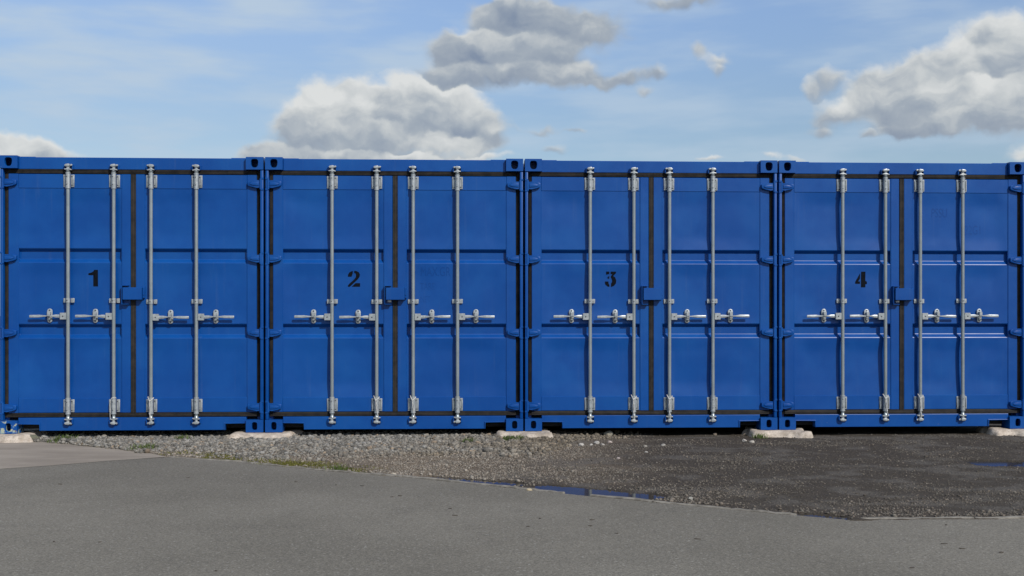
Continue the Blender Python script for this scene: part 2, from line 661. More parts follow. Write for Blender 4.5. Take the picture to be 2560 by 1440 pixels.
AP_PX = [(0, 1100), (60, 1103), (130, 1106), (230, 1114), (320, 1125), (380, 1134), (418, 1142)]
AP = [gp(x, y, .002) for x, y in AP_PX]
AP_L = AP[0][0] - 4.5
apo = tag(sheet('concrete_apron', [(AP_L, AP[0][1] + .4)] + AP + [(x, y - .02) for x, y in EDGE[::-1] if x < AP[-1][0] - .02 and x > -14] + [(AP_L, edge_y(AP_L) - .02)], .002, M_APRON),
          'buff concrete apron running out to a point at far left', 'concrete', kind='structure')
APX = np.array([AP_L] + [a[0] for a in AP])
APY = np.array([AP[0][1] + .4] + [a[1] for a in AP])

# dirt yard between the asphalt edge and the containers
WL = -.006                                     # water level of the puddles
BAS = []                                       # hollows that hold water: x, y, half length, half width, tilt


def basin(x0, y0, x1, y1, wid):
    a, b = gp(x0, y0, WL), gp(x1, y1, WL)
    BAS.append(((a[0] + b[0]) / 2, (a[1] + b[1]) / 2, math.hypot(b[0] - a[0], b[1] - a[1]) / 2, wid, math.atan2(b[1] - a[1], b[0] - a[0])))


basin(1060, 1197, 1290, 1214, .11)
basin(1345, 1221, 1640, 1248, .16)
basin(2440, 1159, 2640, 1162, .16)
basin(1985, 1289, 2115, 1297, .07)


def terrain(x, y):
    fy = ROW.y + (x - ROW.x) * math.tan(TH)
    d = fy - y                                 # distance in front of the containers
    e = y - edge_y(x)                          # distance behind the asphalt edge
    left = 1 - sst(x, -.4, 1.3)
    z = .004 * sst(e, .05, .9) + left * .016 * (1 - sst(d, .25, 1.3)) + (1 - left) * .006 * (1 - sst(d, .1, .7))
    z = z + (fbm(x * 1.6, y * 1.6, 3, 3) - .5) * .012 + (fbm(x * 7, y * 7, 3, 9) - .5) * .008 + (fbm(x * 28, y * 28, 2, 5) - .5) * .007
    for (bx, by, hl, hw, an) in BAS:
        u = (x - bx) * math.cos(an) + (y - by) * math.sin(an)
        v = -(x - bx) * math.sin(an) + (y - by) * math.cos(an)
        wob = (fbm(x * 4, y * 4, 3, 21) - .5) * .5
        r = np.sqrt((u / (hl * 1.05)) ** 4 + (v / (hw * 1.05)) ** 4) ** .5 + wob * .6
        k = 1 - sst(r, .72, 1.25)
        z = z * (1 - k) + k * (-.022)
    ap = np.interp(x, APX, APY, right=-99)
    under = sst(ap - y, -.02, .06)
    z = z * (1 - under) - .02 * under
    z = np.where(e < -.02, -.06, z)
    return z, d, e, left


def dirt_colour(x, y):
    z, d, e, left = terrain(x, y)
    n1 = fbm(x * .9, y * 1.3, 4, 31)
    n2 = fbm(x * 4, y * 5, 4, 37)
    grey = np.array([.125, .113, .094])
    brown = np.array([.138, .108, .076])
    dark = np.array([.044, .0355, .0265])
    wide = np.interp(x, [-5, -2, -.8, .2, .8, 1.6], [1.2, 1.25, 1.2, 1.0, .5, .05])
    gfac = (1 - sst(d + (n2 - .5) * .7, wide * .55, wide * 1.1))[..., None]
    gfac = gfac * (1 - sst(x, .3, 1.0))[..., None]
    darkf = sst(x + (n1 - .5) * 2.2 + np.maximum(0, 1.6 - e) * .35, -.35, 1.1)[..., None]
    col = brown * (1 - darkf) + dark * darkf
    pale = np.array([.105, .095, .083])
    pf = (sst(n2, .50, .70) * .5 * sst(e, 0, .3))[..., None]
    col = col * (1 - pf) + pale * pf
    col = col * (1 - gfac) + grey * gfac
    # mossy strip along the edging on the left
    mo = sst(x, -3.0, -2.6) * (1 - sst(x, -1.55, -.8)) * (1 - sst(e + (n2 - .5) * .5, .18, .55))
    mo = (mo * sst(n2, .3, .55))[..., None]
    col = col * (1 - mo) + np.array([.085, .082, .020]) * mo
    # wet margin around standing water
    wetf = (1 - sst(z, WL + .000, WL + .006))[..., None]
    col = col * (1 - .55 * wetf)
    return col


def colour_attr(me, cols, domain='POINT'):
    at = me.color_attributes.new('tint', 'FLOAT_COLOR', domain)
    a = np.ones((len(cols), 4), np.float32)
    a[:, :3] = cols
    at.data.foreach_set('color', a.ravel())


def grid_mesh(name, xs, ys):
    X, Y = np.meshgrid(xs, ys)
    z = terrain(X, Y)[0]
    nx, ny = len(xs), len(ys)
    co = np.stack([X, Y, z], -1).reshape(-1, 3).astype(np.float32)
    i = np.arange((nx - 1) * (ny - 1))
    r, c = i // (nx - 1), i % (nx - 1)
    a = r * nx + c
    q = np.stack([a, a + 1, a + nx + 1, a + nx], -1).astype(np.int32)
    me = bpy.data.meshes.new(name)
    me.vertices.add(len(co))
    me.vertices.foreach_set('co', co.ravel())
    me.loops.add(q.size)
    me.loops.foreach_set('vertex_index', q.ravel())
    me.polygons.add(len(q))
    me.polygons.foreach_set('loop_start', np.arange(len(q), dtype=np.int32) * 4)
    me.polygons.foreach_set('loop_total', np.full(len(q), 4, np.int32))
    me.update()
    me.validate()
    colour_attr(me, dirt_colour(X, Y).reshape(-1, 3))
    return me


dme = grid_mesh('yard', np.arange(-7.4, 8.6, .024), np.arange(6.3, 12.4, .024))
dme.materials.append(M_DIRT)
tag(link('dirt_yard', dme), 'dark gravelly dirt strip between the asphalt and the containers', 'dirt', kind='structure')

PUD = ['long thin puddle against the asphalt edging in front of the second container',
       'wide puddle against the asphalt edging in front of the third container',
       'blue oval puddle lying in the dirt before the fourth container',
       'small narrow puddle by the corner of the asphalt edging at right']
for (bx, by, hl, hw, an), lab in zip(BAS, PUD):
    pts = []
    for k in range(28):
        t = 2 * math.pi * k / 28
        u, v = math.cos(t) * hl * 1.35, math.sin(t) * hw * 1.7
        x, y = bx + u * math.cos(an) - v * math.sin(an), by + u * math.sin(an) + v * math.cos(an)
        pts.append((x, max(y, float(edge_y(x)) + .012)))
    tag(sheet('puddle', pts, WL, M_WATER), lab, 'puddle', kind='structure')

# concrete edging along the asphalt, laid in short lengths with a few gaps
kerb = bpy.data.objects.new('kerb', None)
C.objects.link(kerb)
kerb.location = (EDGE[4][0], EDGE[4][1], 0)
tag(kerb, 'thin concrete edging along the asphalt and dirt border', 'kerb', kind='structure')


def walk_edge():
    pts = [(x, y) for x, y in EDGE if x >= EDGE[4][0] - 1e-6 and x < 9]
    pts.append((9.0, float(edge_y(9.0))))
    cum = [0.0]
    for a, b in zip(pts, pts[1:]):
        cum.append(cum[-1] + math.hypot(b[0] - a[0], b[1] - a[1]))
    return np.array([p[0] for p in pts]), np.array([p[1] for p in pts]), np.array(cum)


kx, ky, kc = walk_edge()
gaps_px = [(1820, 1268), (2003, 1290), (2147, 1301), (1418, 1240)]
gapx = [gp(x, y)[0] for x, y in gaps_px]
s0 = 0.0
while s0 < kc[-1] - .3:
    L = random.uniform(.62, .98)
    s1 = min(s0 + L, kc[-1])
    a = np.array([np.interp(s0 + .004, kc, kx), np.interp(s0 + .004, kc, ky)])
    b = np.array([np.interp(s1 - .004, kc, kx), np.interp(s1 - .004, kc, ky)])
    # leave the broken-out places empty
    for gx in gapx:
        if a[0] < gx < b[0]:
            if gx - a[0] > b[0] - gx:
                b = a + (b - a) * max(.1, (gx - .03 - a[0]) / (b[0] - a[0]))
            else:
                a = a + (b - a) * min(.9, (gx + .03 - a[0]) / (b[0] - a[0]))
    d = (b - a)
    ln = float(np.hypot(*d))
    d /= ln
    nrm = np.array([-d[1], d[0]])
    top = .008 + random.uniform(-.003, .004)
    bm = bmesh.new()
    nseg = 9
    rings = []
    for k in range(nseg + 1):
        p = a + d * ln * k / nseg
        jt = random.uniform(-.004, .003)
        w = .040 + random.uniform(-.006, .006)
        p0, p1 = p + nrm * -.004, p + nrm * w
        rings.append([bm.verts.new((q[0], q[1], z)) for q, z in ((p0, -.09), (p0, top - .005 + jt), (p0 + nrm * .006, top + jt), (p1 - nrm * .010, top + jt), (p1, top - .009 + jt), (p1, -.09))])
    for ra, rb in zip(rings, rings[1:]):
        for k in range(6):
            bm.faces.new((ra[k], ra[(k + 1) % 6], rb[(k + 1) % 6], rb[k]))
    bm.faces.new(rings[0])
    bm.faces.new(rings[-1][::-1])
    bmesh.ops.translate(bm, verts=bm.verts, vec=(-kerb.location.x, -kerb.location.y, 0))
    link('edging_stone', mesh_of(bm, 'edging_stone', M_EDGE), kerb)
    s0 = s1

# ------------------------------------------------------------------ gravel
ICO_V, ICO_F = None, None
bm = bmesh.new()
bmesh.ops.create_icosphere(bm, subdivisions=1, radius=1.0)
bm.verts.ensure_lookup_table()
ICO_V = np.array([v.co[:] for v in bm.verts], np.float32)
ICO_F = np.array([[v.index for v in f.verts] for f in bm.faces], np.int32)
bm.free()


def rots(n):
    q = rng.normal(size=(n, 4))
    q /= np.linalg.norm(q, axis=1)[:, None]
    w, x, y, z = q.T
    return np.stack([np.stack([1 - 2 * (y * y + z * z), 2 * (x * y - w * z), 2 * (x * z + w * y)], -1),
                     np.stack([2 * (x * y + w * z), 1 - 2 * (x * x + z * z), 2 * (y * z - w * x)], -1),
                     np.stack([2 * (x * z - w * y), 2 * (y * z + w * x), 1 - 2 * (x * x + y * y)], -1)], 1)


def stones_mesh(name, pos, rad, col):
    n = len(pos)
    V = ICO_V[None] * (1 + rng.uniform(-.26, .26, (n, len(ICO_V), 1)))
    V = V * (rad[:, None, None] * rng.uniform(.62, 1.25, (n, 1, 3)))
    V = np.einsum('nij,nkj->nki', rots(n), V)
    V[..., 2] *= .78
    V = V + pos[:, None, :]
    nv, nf = len(ICO_V), len(ICO_F)
    Fc = (ICO_F[None] + (np.arange(n) * nv)[:, None, None]).reshape(-1, 3).astype(np.int32)
    me = bpy.data.meshes.new(name)
    me.vertices.add(n * nv)
    me.vertices.foreach_set('co', V.astype(np.float32).ravel())
    me.loops.add(Fc.size)
    me.loops.foreach_set('vertex_index', Fc.ravel())
    me.polygons.add(len(Fc))
    me.polygons.foreach_set('loop_start', np.arange(len(Fc), dtype=np.int32) * 3)
    me.polygons.foreach_set('loop_total', np.full(len(Fc), 3, np.int32))
    me.update()
    colour_attr(me, np.repeat(col, nv, axis=0))
    me.materials.append(M_STONE)
    return me


def scatter(n, x0, x1, y0, y1, prob):
    x = rng.uniform(x0, x1, n)
    y = rng.uniform(y0, y1, n)
    keep = rng.uniform(size=n) < prob(x, y)
    return x[keep], y[keep]


# pads stand in the gravel: keep stones off them
PADX = [(None, .38), (None, .30), (None, .26), (None, .28), (None, .38)]
PITCH = 2.450
pad_c = []
for i in range(5):
    p = ROW + T * (i * PITCH - .006)
    pad_c.append((p.x, p.y, PADX[i][1]))


def off_pads(x, y):
    k = np.ones_like(x)
    for (px, py, hw) in pad_c:
        k *= 1 - ((np.abs(x - px) < hw * .86) & (y > py - .11)).astype(float)
    return k


def grey_prob(x, y):
    z, d, e, left = terrain(x, y)
    n = fbm(x * 3, y * 4, 3, 55)
    wide = np.interp(x, [-5, -3.4, -2, -.8, .2, .7, 1.2], [.55, .95, 1.25, 1.3, 1.1, .5, .0])
    ap = np.interp(x, APX, APY, right=-99)
    p = (1 - sst(d + (n - .5) * 1.1, wide * .40, wide * 1.35)) * (y > ap - .05 + (n - .5) * .25)
    return p * (e > .06) * (1 - sst(x, .3, 1.1) * .9) * off_pads(x, y)


gx, gy = scatter(62000, -5.4, 1.3, 9.2, 11.5, grey_prob)
gz = terrain(gx, gy)[0]
gr = rng.gamma(2.9, .0028, len(gx)) + .0028
gr = np.clip(gr, .004, .030)
tone = rng.uniform(.42, 1.3, len(gx))[:, None]
warm = rng.uniform(0, 1, len(gx))[:, None]
brn = sst(gx + (fbm(gx * 2, gy * 3, 3, 12) - .5) * 2.5, -1.6, .4)[:, None]
gcol = (np.array([.200, .192, .175]) * (1 - warm * .6) + np.array([.235, .205, .160]) * warm * .5) * tone
gcol = gcol * (1 - brn) + gcol * np.array([.80, .72, .62]) * brn
odd = rng.uniform(size=len(gx)) < .05
gcol[odd] = np.array([.23, .18, .13]) * tone[odd]
ap_h = np.where(gy < np.interp(gx, APX, APY, right=-99) + .03, .006, -9)
me = stones_mesh('gravel', np.stack([gx, gy, np.maximum(gz, ap_h) + gr * .30], -1), gr, gcol)
tag(link('gravel', me), 'light grey crushed stone heaped along the first two containers', 'gravel', kind='stuff')


def dirt_prob(x, y):
    z, d, e, left = terrain(x, y)
    n = fbm(x * 1.7, y * 3.4, 4, 77)
    n2 = fbm(x * .8, y * 1.2, 3, 79)
    ap = np.interp(x, APX, APY, right=-99)
    base = .13 + .62 * (1 - sst(x, -.4, 1.2)) * sst(n, .30, .6) + .75 * sst(n, .46, .66) * (.35 + .65 * sst(n2, .35, .6))
    near = 1 - sst(e, .1, .9)
    base = base + near * .5 * sst(n, .4, .6)
    return np.clip(base, 0, 1) * (e > .05) * (z > WL + .002) * (y > ap + .02) * (1 - sst(d, .1, -.3) * .5) * off_pads(x, y) * (1 - .6 * (1 - sst(d, .2, .8)) * sst(x, 1, 1.6))


sx, sy = scatter(190000, -3.2, 7.0, 6.5, 11.4, dirt_prob)
sz, sd, se, _ = terrain(sx, sy)
rgt = sst(sx, .6, 1.6)
sr = (1 - .22 * rgt) * np.clip(rng.gamma(2.2, .0014, len(sx)) + .0022, .0025, .016) * (1 + .5 * (1 - sst(se, .0, .5)))
st = rng.uniform(.55, 1.5, len(sx))[:, None]
sw = rng.uniform(0, 1, len(sx))[:, None]
bl = (1 - sst(sx, -.6, 1.4))[:, None]
scol = (.82 + .58 * bl) * (np.array([.128, .116, .098]) * (1 - sw) + np.array([.135, .112, .090]) * sw) * st
me = stones_mesh('grit', np.stack([sx, sy, sz + sr * .25], -1), sr, scol)
tag(link('loose_grit', me), 'small loose stones scattered over the dark dirt yard', 'grit', kind='stuff')

# moss and low weeds
def blades(name, xs, ys, hgt, col, spread=.010):
    n = len(xs)
    z = np.maximum(terrain(xs, ys)[0], -.01)
    an = rng.uniform(0, 2 * math.pi, n)
    h = hgt * rng.uniform(.4, 1.3, n)
    w = rng.uniform(.0016, .0038, n)
    lean = rng.normal(0, .5, (n, 2)) * h[:, None]
    b0 = np.stack([xs - np.cos(an) * w, ys - np.sin(an) * w, z - .002], -1)
    b1 = np.stack([xs + np.cos(an) * w, ys + np.sin(an) * w, z - .002], -1)
    mid = np.stack([xs + lean[:, 0] * .35, ys + lean[:, 1] * .35, z + h * .62], -1)
    tip = np.stack([xs + lean[:, 0], ys + lean[:, 1], z + h], -1)
    off = np.stack([np.cos(an) * w * .75, np.sin(an) * w * .75, np.zeros(n)], -1)
    V = np.stack([b0, b1, mid + off, mid - off, tip], 1).reshape(-1, 3)
    faces = []
    idx = np.arange(n) * 5
    me = bpy.data.meshes.new(name)
    me.from_pydata(V.tolist(), [], [tuple(f) for f in np.concatenate([np.stack([idx, idx + 1, idx + 2], -1), np.stack([idx, idx + 2, idx + 3], -1), np.stack([idx + 3, idx + 2, idx + 4], -1)]).tolist()])
    colour_attr(me, np.repeat(col, 5, axis=0))
    me.materials.append(M_MOSS)
    return me


def moss_prob(x, y):
    z, d, e, left = terrain(x, y)
    n2 = fbm(x * 4, y * 5, 4, 37)
    mo = sst(x, -3.1, -2.7) * (1 - sst(x, -1.5, -.7)) * (1 - sst(e + (n2 - .5) * .5, .14, .5)) * (e > .03)
    return mo * sst(n2, .34, .55)


mx_, my_ = scatter(42000, -3.2, -.6, 8.6, 10.2, moss_prob)
mc = np.array([.085, .088, .018]) * rng.uniform(.6, 1.5, (len(mx_), 1)) + np.array([.05, .03, .0]) * rng.uniform(0, .6, (len(mx_), 1))
me = blades('moss', mx_, my_, .012, mc)
tag(link('moss', me), 'yellow-green moss creeping along the asphalt edging at left', 'moss', kind='stuff')

tuft = [(165, 1097, 40), (455, 1098, 46), (348, 1118, 30), (375, 1117, 30), (845, 1166, 40), (1275, 1098, 46), (1298, 1096, 46), (1170, 1103, 30), (140, 1099, 30), (1900, 1090, 40)]
tx, ty = [], []
for (x, y, k) in tuft:
    c = gp(x, y, .03)
    q = rng.normal(0, .035, (k * 3, 2))
    tx += list(c[0] + q[:, 0])
    ty += list(c[1] + q[:, 1] * .7)
tx, ty = np.array(tx), np.array(ty)
tc = np.array([.07, .10, .025]) * rng.uniform(.6, 1.5, (len(tx), 1))
me = blades('weeds', tx, ty, .045, tc)
tag(link('weed_tufts', me), 'small green weed tufts poking through the gravel', 'weeds', kind='stuff')

# single stones one can pick out
STONES = [
    (1522, 1089, 22, .75, (.27, .25, .20), 'largest rounded stone close under the sill of the third container'),
    (1453, 1113, 16, .6, (.36, .34, .31), 'pale oval stone lying alone left of the small stone cluster'),
    (1478, 1112, 9, .7, (.38, .36, .33), 'leftmost small pale stone of the cluster before the third container'),
    (1492, 1108, 13, .7, (.36, .34, .31), 'topmost pale stone of the cluster before the third container'),
    (1507, 1112, 12, .6, (.33, .31, .28), 'flat grey stone at the front of the cluster by the third container'),
    (1524, 1106, 12, .7, (.34, .29, .26), 'rightmost pinkish stone of the cluster before the third container'),
    (1614, 1116, 9, .7, (.26, .24, .21), 'small brownish stone in the dirt right of the stone cluster'),
    (1658, 1113, 12, .6, (.34, .32, .29), 'lone pale stone in the dirt under the bars of the third container'),
    (1288, 1137, 18, .5, (.24, .21, .17), 'flat brown stone in the dirt in front of the third concrete pad'),
    (1727, 1246, 11, .9, (.27, .26, .23), 'grey stone standing beside the end of the wide puddle'),
    (1322, 1222, 17, .6, (.33, .27, .18), 'tan stone between the two puddles at the asphalt edging'),
    (985, 1185, 12, .7, (.34, .30, .24), 'small tan stone near the edging before the second container'),
    (76, 1101, 42, .42, (.12, .12, .085), 'mossy flat slab at the foot of the leftmost concrete pad'),
    (112, 1097, 18, .6, (.33, .32, .29), 'pale stone leaning right of the mossy slab'),
    (1862, 1103, 12, .7, (.40, .37, .33), 'left one of two pale lumps in front of the fourth concrete pad'),
    (1880, 1106, 14, .6, (.36, .33, .29), 'right one of two pale lumps in front of the fourth concrete pad'),
    (1546, 1145, 9, .7, (.34, .29, .27), 'small pink stone in the middle of the dark dirt'),
    (1616, 1131, 9, .5, (.36, .34, .31), 'small pale stone in the dirt nearer than the brownish one'),
    (1787, 1088, 10, .8, (.22, .18, .14), 'brown stone in the shadow line right under the third container'),
]
for (x, y, wpx, fl, col, lab) in STONES:
    q = gp(x, y, .01)
    zt = float(terrain(np.array([q[0]]), np.array([q[1]]))[0][0])
    if x == 76:
        zt = max(zt, .01)
    r = wpx / 2 / F * q[1]
    bm = bmesh.new()
    bmesh.ops.create_icosphere(bm, subdivisions=2, radius=1.0)
    sd = random.random() * 50
    for v in bm.verts:
        c = v.co
        k = 1 + .22 * math.sin(c.x * 2.1 + sd) * math.cos(c.y * 2.7 + sd * 1.3) + .12 * math.sin(c.z * 4 + c.x * 3 + sd) + random.uniform(-.05, .05)
        v.co = Vector((c.x * r * k, c.y * r * .8 * k, c.z * r * fl * k))
    me = mesh_of(bm, 'stone', M_STONE)
    colour_attr(me, np.tile(np.array(col), (len(me.vertices), 1)))
    o = link('stone', me, None, (q[0], q[1], zt + r * fl * .45))
    o.rotation_euler = (0, 0, random.uniform(-.4, .4))
    tag(o, lab, 'stone', 'loose stones in the yard')

# bits of dead leaf and grit on the asphalt
LIT = [(1115, 1195), (905, 1215), (980, 1243), (840, 1213), (740, 1205), (1137, 1289), (1125, 1272), (1541, 1334), (2365, 1313), (2405, 1372), (2503, 1382),
       (250, 1356), (135, 1355), (1350, 1297), (1320, 1317), (1744, 1348), (150, 1211), (470, 1195), (1000, 1240), (2360, 1360), (1475, 1315), (540, 1428), (2280, 1420), (1480, 1300)]
bm = bmesh.new()
for (x, y) in LIT:
    q = gp(x, y)
    a = random.uniform(-.5, .5)
    ln, w = random.uniform(.006, .020), random.uniform(.003, .006)
    pts = []
    for k in range(7):
        t = 2 * math.pi * k / 7
        u, v = math.cos(t) * ln, math.sin(t) * w * random.uniform(.7, 1.3)
        pts.append((q[0] + u * math.cos(a) - v * math.sin(a), q[1] + u * math.sin(a) + v * math.cos(a)))
    lo = [bm.verts.new((px, py, .0012)) for px, py in pts]
    hi = [bm.verts.new((px, py, .003 + random.uniform(0, .003))) for px, py in pts]
    bm.faces.new(hi)
    for k in range(7):
        bm.faces.new((lo[k], lo[(k + 1) % 7], hi[(k + 1) % 7], hi[k]))
M_LIT = simple('dead_leaf_bits', (.05, .042, .034, 1), (.09, .075, .06, 1), 60, .9, 0, 0)
tag(link('leaf_litter', mesh_of(bm, 'leaf_litter', M_LIT)), 'tiny dark leaf scraps scattered on the asphalt', 'litter', kind='stuff')

# ------------------------------------------------------------------ concrete pads under the container corners
BASE = .07
PADLAB = ['buff concrete pad under the worn left corner of container one',
          'low concrete pad shared by containers one and two',
          'low concrete pad shared by containers two and three',
          'concrete pad shared by containers three and four',
          'concrete pad at far right under the end of container four']
for i, (px, py, hw) in enumerate(pad_c):
    nx, ny = 44, 26
    xs = np.linspace(-hw * 1.15, hw * 1.15, nx)
    ys = np.linspace(-.30, .42, ny)
    X, Y = np.meshgrid(xs, ys)
    wx, wy = X + px, Y + py
    wob = (fbm(wx * 6, wy * 6, 3, 91) - .5)
    rx = np.abs(X) / hw + wob * .55 + (fbm(wx * 22, wy * 22, 2, 44) - .5) * .12
    front = (-Y + wob * .26 + (fbm(wx * 20, wy * 20, 2, 45) - .5) * .05)
    rise = (1 - sst(rx, .80, 1.06)) * (1 - sst(front, .15, .275)) * (1 - sst(Y, .30, .40))
    top = BASE - .0035 + .011 * sst(np.abs(X), .178, .23) * (fbm(wx * 5, wy * 5 + i, 2, 3) * 1.3 - .15) - .012 * sst(front, .06, .2)
    z = -.05 + (top + .05) * rise + (fbm(wx * 26, wy * 26, 3, 8) - .5) * .008 * rise
    z = np.where((np.abs(X) < .182) & (Y > -.06), np.minimum(z, BASE - .0025), z)
    bm = bmesh.new()
    vs = [[bm.verts.new((float(X[r, c]), float(Y[r, c]), float(z[r, c]))) for c in range(nx)] for r in range(ny)]
    for r in range(ny - 1):
        for c in range(nx - 1):
            bm.faces.new((vs[r][c], vs[r][c + 1], vs[r + 1][c + 1], vs[r + 1][c]))
    bd = [e for e in bm.edges if e.is_boundary]
    ex = bmesh.ops.extrude_edge_only(bm, edges=bd)
    for v in [g_ for g_ in ex['geom'] if isinstance(g_, bmesh.types.BMVert)]:
        v.co.z = -.12
    bmesh.ops.holes_fill(bm, edges=[e for e in bm.edges if e.is_boundary], sides=0)
    o = link('concrete_pad', mesh_of(bm, 'concrete_pad', M_PAD, smooth=50), None, (px, py, 0))
    tag(o, PADLAB[i], 'pad', 'concrete pads under the containers')

# ------------------------------------------------------------------ containers
CW, CH, CL = 2.438, 2.591, 6.058
CACHE = {}


def cached(key, fn):
    if key not in CACHE:
        CACHE[key] = fn()
    return CACHE[key]


def mirror(bm):
    for v in bm.verts:
        v.co.x = CW - v.co.x


def casting_mesh(top, right, mat):
    """corner casting with an oval front aperture opening into a hollow"""
    bm = bmesh.new()
    w, h, dp = .162, .118, .178
    x0, z0 = 0.003, (CH - h if top else 0.0)
    yf = -.045
    cx, cz = x0 + w * .50, z0 + h * .50
    ra, rb = (.036, .042) if top else (.026, .039)
    n = 20
    hole, rim, outr = [], [], []
    for k in range(n):
        a = 2 * math.pi * (k + .5) / n
        c, s = math.cos(a), math.sin(a)
        e = .62
        hx, hz = math.copysign(abs(c) ** e, c) * ra, math.copysign(abs(s) ** e, s) * rb
        if top:
            hx *= (1 - .22 * max(0, -hz / rb))
        t = min(w / 2 / max(abs(c), 1e-6), h / 2 / max(abs(s), 1e-6))
        hole.append(bm.verts.new((cx + hx * .94, yf + .006, cz + hz * .94)))
        rim.append(bm.verts.new((cx + hx, yf, cz + hz)))
        outr.append((cx + c * t, cz + s * t))
    ov = [bm.verts.new((x, yf, z)) for x, z in outr]
    back = [bm.verts.new((v.co.x, yf + .034, v.co.z)) for v in hole]
    for k in range(n):
        j = (k + 1) % n
        bm.faces.new((ov[k], ov[j], rim[j], rim[k]))
        bm.faces.new((rim[k], rim[j], hole[j], hole[k]))
        bm.faces.new((hole[k], hole[j], back[j], back[k]))
    # corners of the front face
    cs = [(x0, z0), (x0 + w, z0), (x0 + w, z0 + h), (x0, z0 + h)]
    cvs = [bm.verts.new((x, yf, z)) for x, z in cs]
    quad = {}
    for k in range(n):
        x, z = outr[k]
        x2, z2 = outr[(k + 1) % n]
        for q, (qx, qz) in enumerate(cs):
            s1 = abs(x - qx) < 1e-6 or abs(z - qz) < 1e-6
            s2 = abs(x2 - qx) < 1e-6 or abs(z2 - qz) < 1e-6
            if s1 and s2 and not (abs(x - x2) < 1e-6 or abs(z - z2) < 1e-6):
                bm.faces.new((ov[k], ov[(k + 1) % n], cvs[q]))
    # hollow inside
    i0 = .014
    box(bm, x0 + i0, x0 + w - i0, yf + .034, yf + dp - .02, z0 + i0, z0 + h - i0)
    # outer sides, slightly chamfered towards the front
    bq = [bm.verts.new((x, yf + dp, z)) for x, z in cs]
    for q in range(4):
        r = (q + 1) % 4
        # edge verts of this side in order
        side = [v for v in ov if (abs(v.co.x - cs[q][0]) < 1e-6 and abs(cs[q][0] - cs[r][0]) < 1e-6) or (abs(v.co.z - cs[q][1]) < 1e-6 and abs(cs[q][1] - cs[r][1]) < 1e-6)]
        side.sort(key=lambda v: (v.co.x - cs[q][0]) ** 2 + (v.co.z - cs[q][1]) ** 2)
        bm.faces.new([cvs[q]] + side + [cvs[r], bq[r], bq[q]])
    bm.faces.new(bq[::-1])
    # the hollow's front wall must be open behind the aperture: remove it
    for f in list(bm.faces):
        c = f.calc_center_median()
        if abs(c.y - (yf + .034)) < 1e-5 and len(f.verts) == 4 and abs(f.normal.y) > .99 or (abs(c.y - (yf + .034)) < 1e-5 and f.calc_area() > .005):
            bm.faces.remove(f)
    if right:
        mirror(bm)
    me = mesh_of(bm, 'corner_casting', mat, recalc=True)
    return me


def post_mesh(right):
    bm = bmesh.new()
    box(bm, .004, .033, -.036, .10, .1185, CH - .1185, .007, 2)
    box(bm, .0335, .068, .030, .10, .1185, CH - .1185)
    # lugs that carry the hinge pins
    for z in HZ:
        for s in (-1, 1):
            box(bm, .0025, .030, -.041, -.0365, z + s * .052 - .009, z + s * .052 + .009, .002)
    if right:
        mirror(bm)
    return mesh_of(bm, 'corner_post', M_SCUFF, smooth=40)


HZ = (2.339, 1.636, .936, .236)


def hinge_mesh(right):
    bm = bmesh.new()
    out = [(.026, -.037), (.066, -.037), (.112, -.031), (.146, -.017), (.152, -.008), (.152, .020), (.140, .027), (.112, .032), (.066, .036), (.026, .036)]
    prism(bm, out, -.031, .001, .005)
    # raised rib along the strap
    prism(bm, [(.045, -.018), (.10, -.014), (.128, -.004), (.128, .006), (.10, .015), (.045, .018)], -.0375, -.0315, .003)
    cyl(bm, (.028, -.030, -.050), (.028, -.030, .050), .0125, n=14)
    if right:
        mirror(bm)
    return mesh_of(bm, 'hinge', M_PAINT, smooth=40)


def header_mesh():
    bm = bmesh.new()
    box(bm, .166, CW - .166, -.003, .10, CH - .122, CH - .010, .003)
    for s in (0, 1):
        x0, x1 = (.166, .31) if s == 0 else (CW - .31, CW - .166)
        box(bm, x0, x1, .012, .30, CH - .0095, CH - .0035, .001)
    return mesh_of(bm, 'header', M_PAINT)


def sill_mesh():
    bm = bmesh.new()
    z0, z1, zt = .022, .083, .144
    a, b = .1655, .362
    out = [(a, zt), (a, z1), (b, z1), (b, z0), (CW - b, z0), (CW - b, z1), (CW - a, z1), (CW - a, zt)]
    prism(bm, out, -.014, .06, .003)
    return mesh_of(bm, 'sill', M_SCUFF)


def lip_mesh(right):
    bm = bmesh.new()
    pts = [(.1662, .0905), (.3695, .0905), (.3695, .022), (.3625, .022), (.3625, .0835), (.1662, .0835)]
    prism(bm, pts, -.0235, -.0145, .002)
    if right:
        mirror(bm)
    return mesh_of(bm, 'pocket_lip', M_SCUFF)


def corrug_mesh(side):
    """corrugated side wall"""
    bm = bmesh.new()
    prof = []
    y = .14
    while y < CL - .16:
        for dy, dx in ((0, 0), (.07, 0), (.138, .036), (.208, .036)):
            if y + dy < CL - .12:
                prof.append((y + dy, dx))
        y += .276
    x0 = .012 if side == 0 else CW - .012
    sg = 1 if side == 0 else -1
    lo = [bm.verts.new((x0 + sg * dx, yy, .16)) for yy, dx in prof]
    hi = [bm.verts.new((x0 + sg * dx, yy, CH - .06)) for yy, dx in prof]
    for k in range(len(prof) - 1):
        bm.faces.new((lo[k], lo[k + 1], hi[k + 1], hi[k]))
    xa, xb = (.006, .066) if side == 0 else (CW - .066, CW - .006)
    box(bm, xa, xb, .135, CL - .1, CH - .07, CH - .008)
    box(bm, xa, xb, .135, CL - .1, .022, .17)
    return mesh_of(bm, 'side_wall', M_PAINT)


